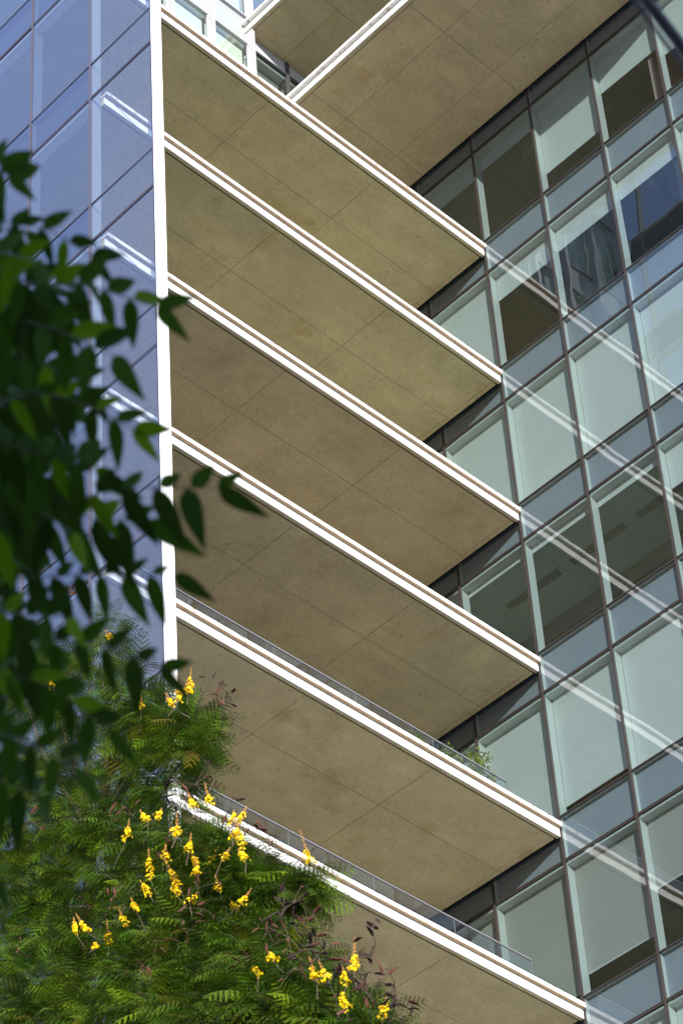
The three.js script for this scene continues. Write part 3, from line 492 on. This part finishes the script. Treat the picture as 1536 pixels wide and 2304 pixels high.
// ------------------------------------------------------------------ potted plants on the balcony
{
  const leafG = [0, 1].map((k) => { const P = [], pt = (t, s) => new THREE.Vector3(t * 0.085, -0.02 * t * t + 0.006 * Math.abs(s), s * 0.019 * Math.sin(Math.PI * Math.pow(t, 0.8 + 0.2 * k))); for (let i = 0; i < 4; i++) for (const s of [-1, 1]) { tri(P, pt(i / 4, 0), pt((i + 1) / 4, 0), pt((i + 1) / 4, s)); if (i) tri(P, pt(i / 4, 0), pt((i + 1) / 4, s), pt(i / 4, s)); } return geoOf(P); });
  const lm = leafMat(0.2, 0.26, 0.04, 0.35), lm2 = leafMat(0.11, 0.17, 0.04, 0.3), potM = mat(0.22, 0.2, 0.18, { roughness: 0.8 });
  function plant(name, label, px, py, u, R, n, stems, potW, floorY) {
    const t = thing(name, label, 'plant', 'balcony plants'), c = atU(px, py, u), foot = new THREE.Vector3(c.x, floorY, c.z);
    const h = Math.min(0.42, Math.max(0.16, (c.y - floorY) * 0.6));
    const pot = new THREE.LatheGeometry([[0.001, 0], [potW * 0.75, 0], [potW, h], [potW * 1.08, h], [potW * 1.08, h + 0.03], [potW * 0.92, h + 0.03], [potW * 0.9, h - 0.03], [0.001, h - 0.03]].map((p) => new THREE.Vector2(...p)), 16); pot.translate(foot.x, floorY + 0.001, foot.z); part(t, 'pot', pot, potM);
    const list = [];
    for (let s = 0; s < stems; s++) {
      const e = c.clone().add(new THREE.Vector3(rr(-1, 1), rr(-0.5, 1), rr(-1, 1)).multiplyScalar(R)); const a = new THREE.Vector3(foot.x + rr(-.05, .05), floorY + h - 0.03, foot.z + rr(-.05, .05)), m = a.clone().lerp(e, 0.5).add(new THREE.Vector3(0, 0.08, 0));
      const cv = new THREE.CatmullRomCurve3([a, m, e]); part(t, 'stem', tube([a, m, e], 0.007, 0.002, 4, 8), M.twig);
      for (let i = 0; i < n; i++) { const o = cv.getPoint(rr(0.4, 1)).add(new THREE.Vector3(rr(-.05, .05), rr(-.05, .05), rr(-.05, .05))), d = new THREE.Vector3(rr(-1, 1), rr(-.3, .9), rr(-1, 1)).normalize(), z = new THREE.Vector3().crossVectors(d, new THREE.Vector3(rr(-.4, .4), 1, rr(-.4, .4))).normalize(), y = new THREE.Vector3().crossVectors(z, d), k = rr(0.7, 1.3); list.push(new THREE.Matrix4().makeBasis(d, y, z).scale(new THREE.Vector3(k, k, k)).setPosition(o)); }
    }
    [0, 1].forEach((k) => { const part_ = list.filter((_, i) => i % 2 === k), im = shadows(new THREE.InstancedMesh(leafG[k], k ? lm2 : lm, part_.length)); part_.forEach((m, i) => im.setMatrixAt(i, m)); im.name = 'foliage'; im.userData.kind = 'stuff'; t.add(im); });
  }
  const fl = soff(4) + 0.322 + EYE;
  plant('potted_shrub', 'bushy light green potted shrub at the right end of the balcony rail', 1062, 1712, -25.75, 0.27, 34, 15, 0.17, fl);
  plant('potted_shrub_001', 'small green potted plant low behind the rail beside the bushy shrub', 1098, 1735, -25.75, 0.13, 18, 6, 0.11, fl);
  plant('potted_shrub_002', 'low trailing potted plant behind the rail left of the bushy shrub', 1005, 1695, -25.7, 0.14, 18, 7, 0.12, fl);
  plant('potted_shrub_003', 'leftmost small trailing plant behind the glass rail', 935, 1655, -25.7, 0.12, 14, 6, 0.1, fl);
}
// ------------------------------------------------------------------ unseen low house added behind the camera to keep the near tree in shade
{
  const h = thing('added_shade_house', 'added plain low house out of view behind the viewer, shading the near tree', 'building');
  const wallM = mat(0.5, 0.45, 0.38, { roughness: 0.9 }), g = group(scene, 'tmp'); scene.remove(g);
  h.position.set(11.5, 0, 9.5); h.rotation.y = Math.PI / 4;
  const b = (x0, x1, y0, y1, z0, z1) => { const q = new THREE.BoxGeometry(x1 - x0, y1 - y0, z1 - z0); q.translate((x0 + x1) / 2, (y0 + y1) / 2, (z0 + z1) / 2); return q; };
  part(h, 'wall', b(-9, 9, 0, 10, -4, 4), wallM);
  part(h, 'roof', b(-9.3, 9.3, 10.001, 10.4, -4.3, 4.3), M.concCore);
  for (let r = 0; r < 3; r++) for (let i = 0; i < 5; i++) { const w = group(h, 'window'), x = -7.4 + i * 3.6, y = 1 + r * 3.2; part(w, 'frame', b(x - 0.6, x + 0.6, y, y + 1.5, -4.06, -4.001), M.frameWhite); part(w, 'pane', b(x - 0.52, x + 0.52, y + 0.08, y + 1.42, -4.075, -4.061), M.darkMetal); }
}
//TREES-END
renderer.render(scene, camera);
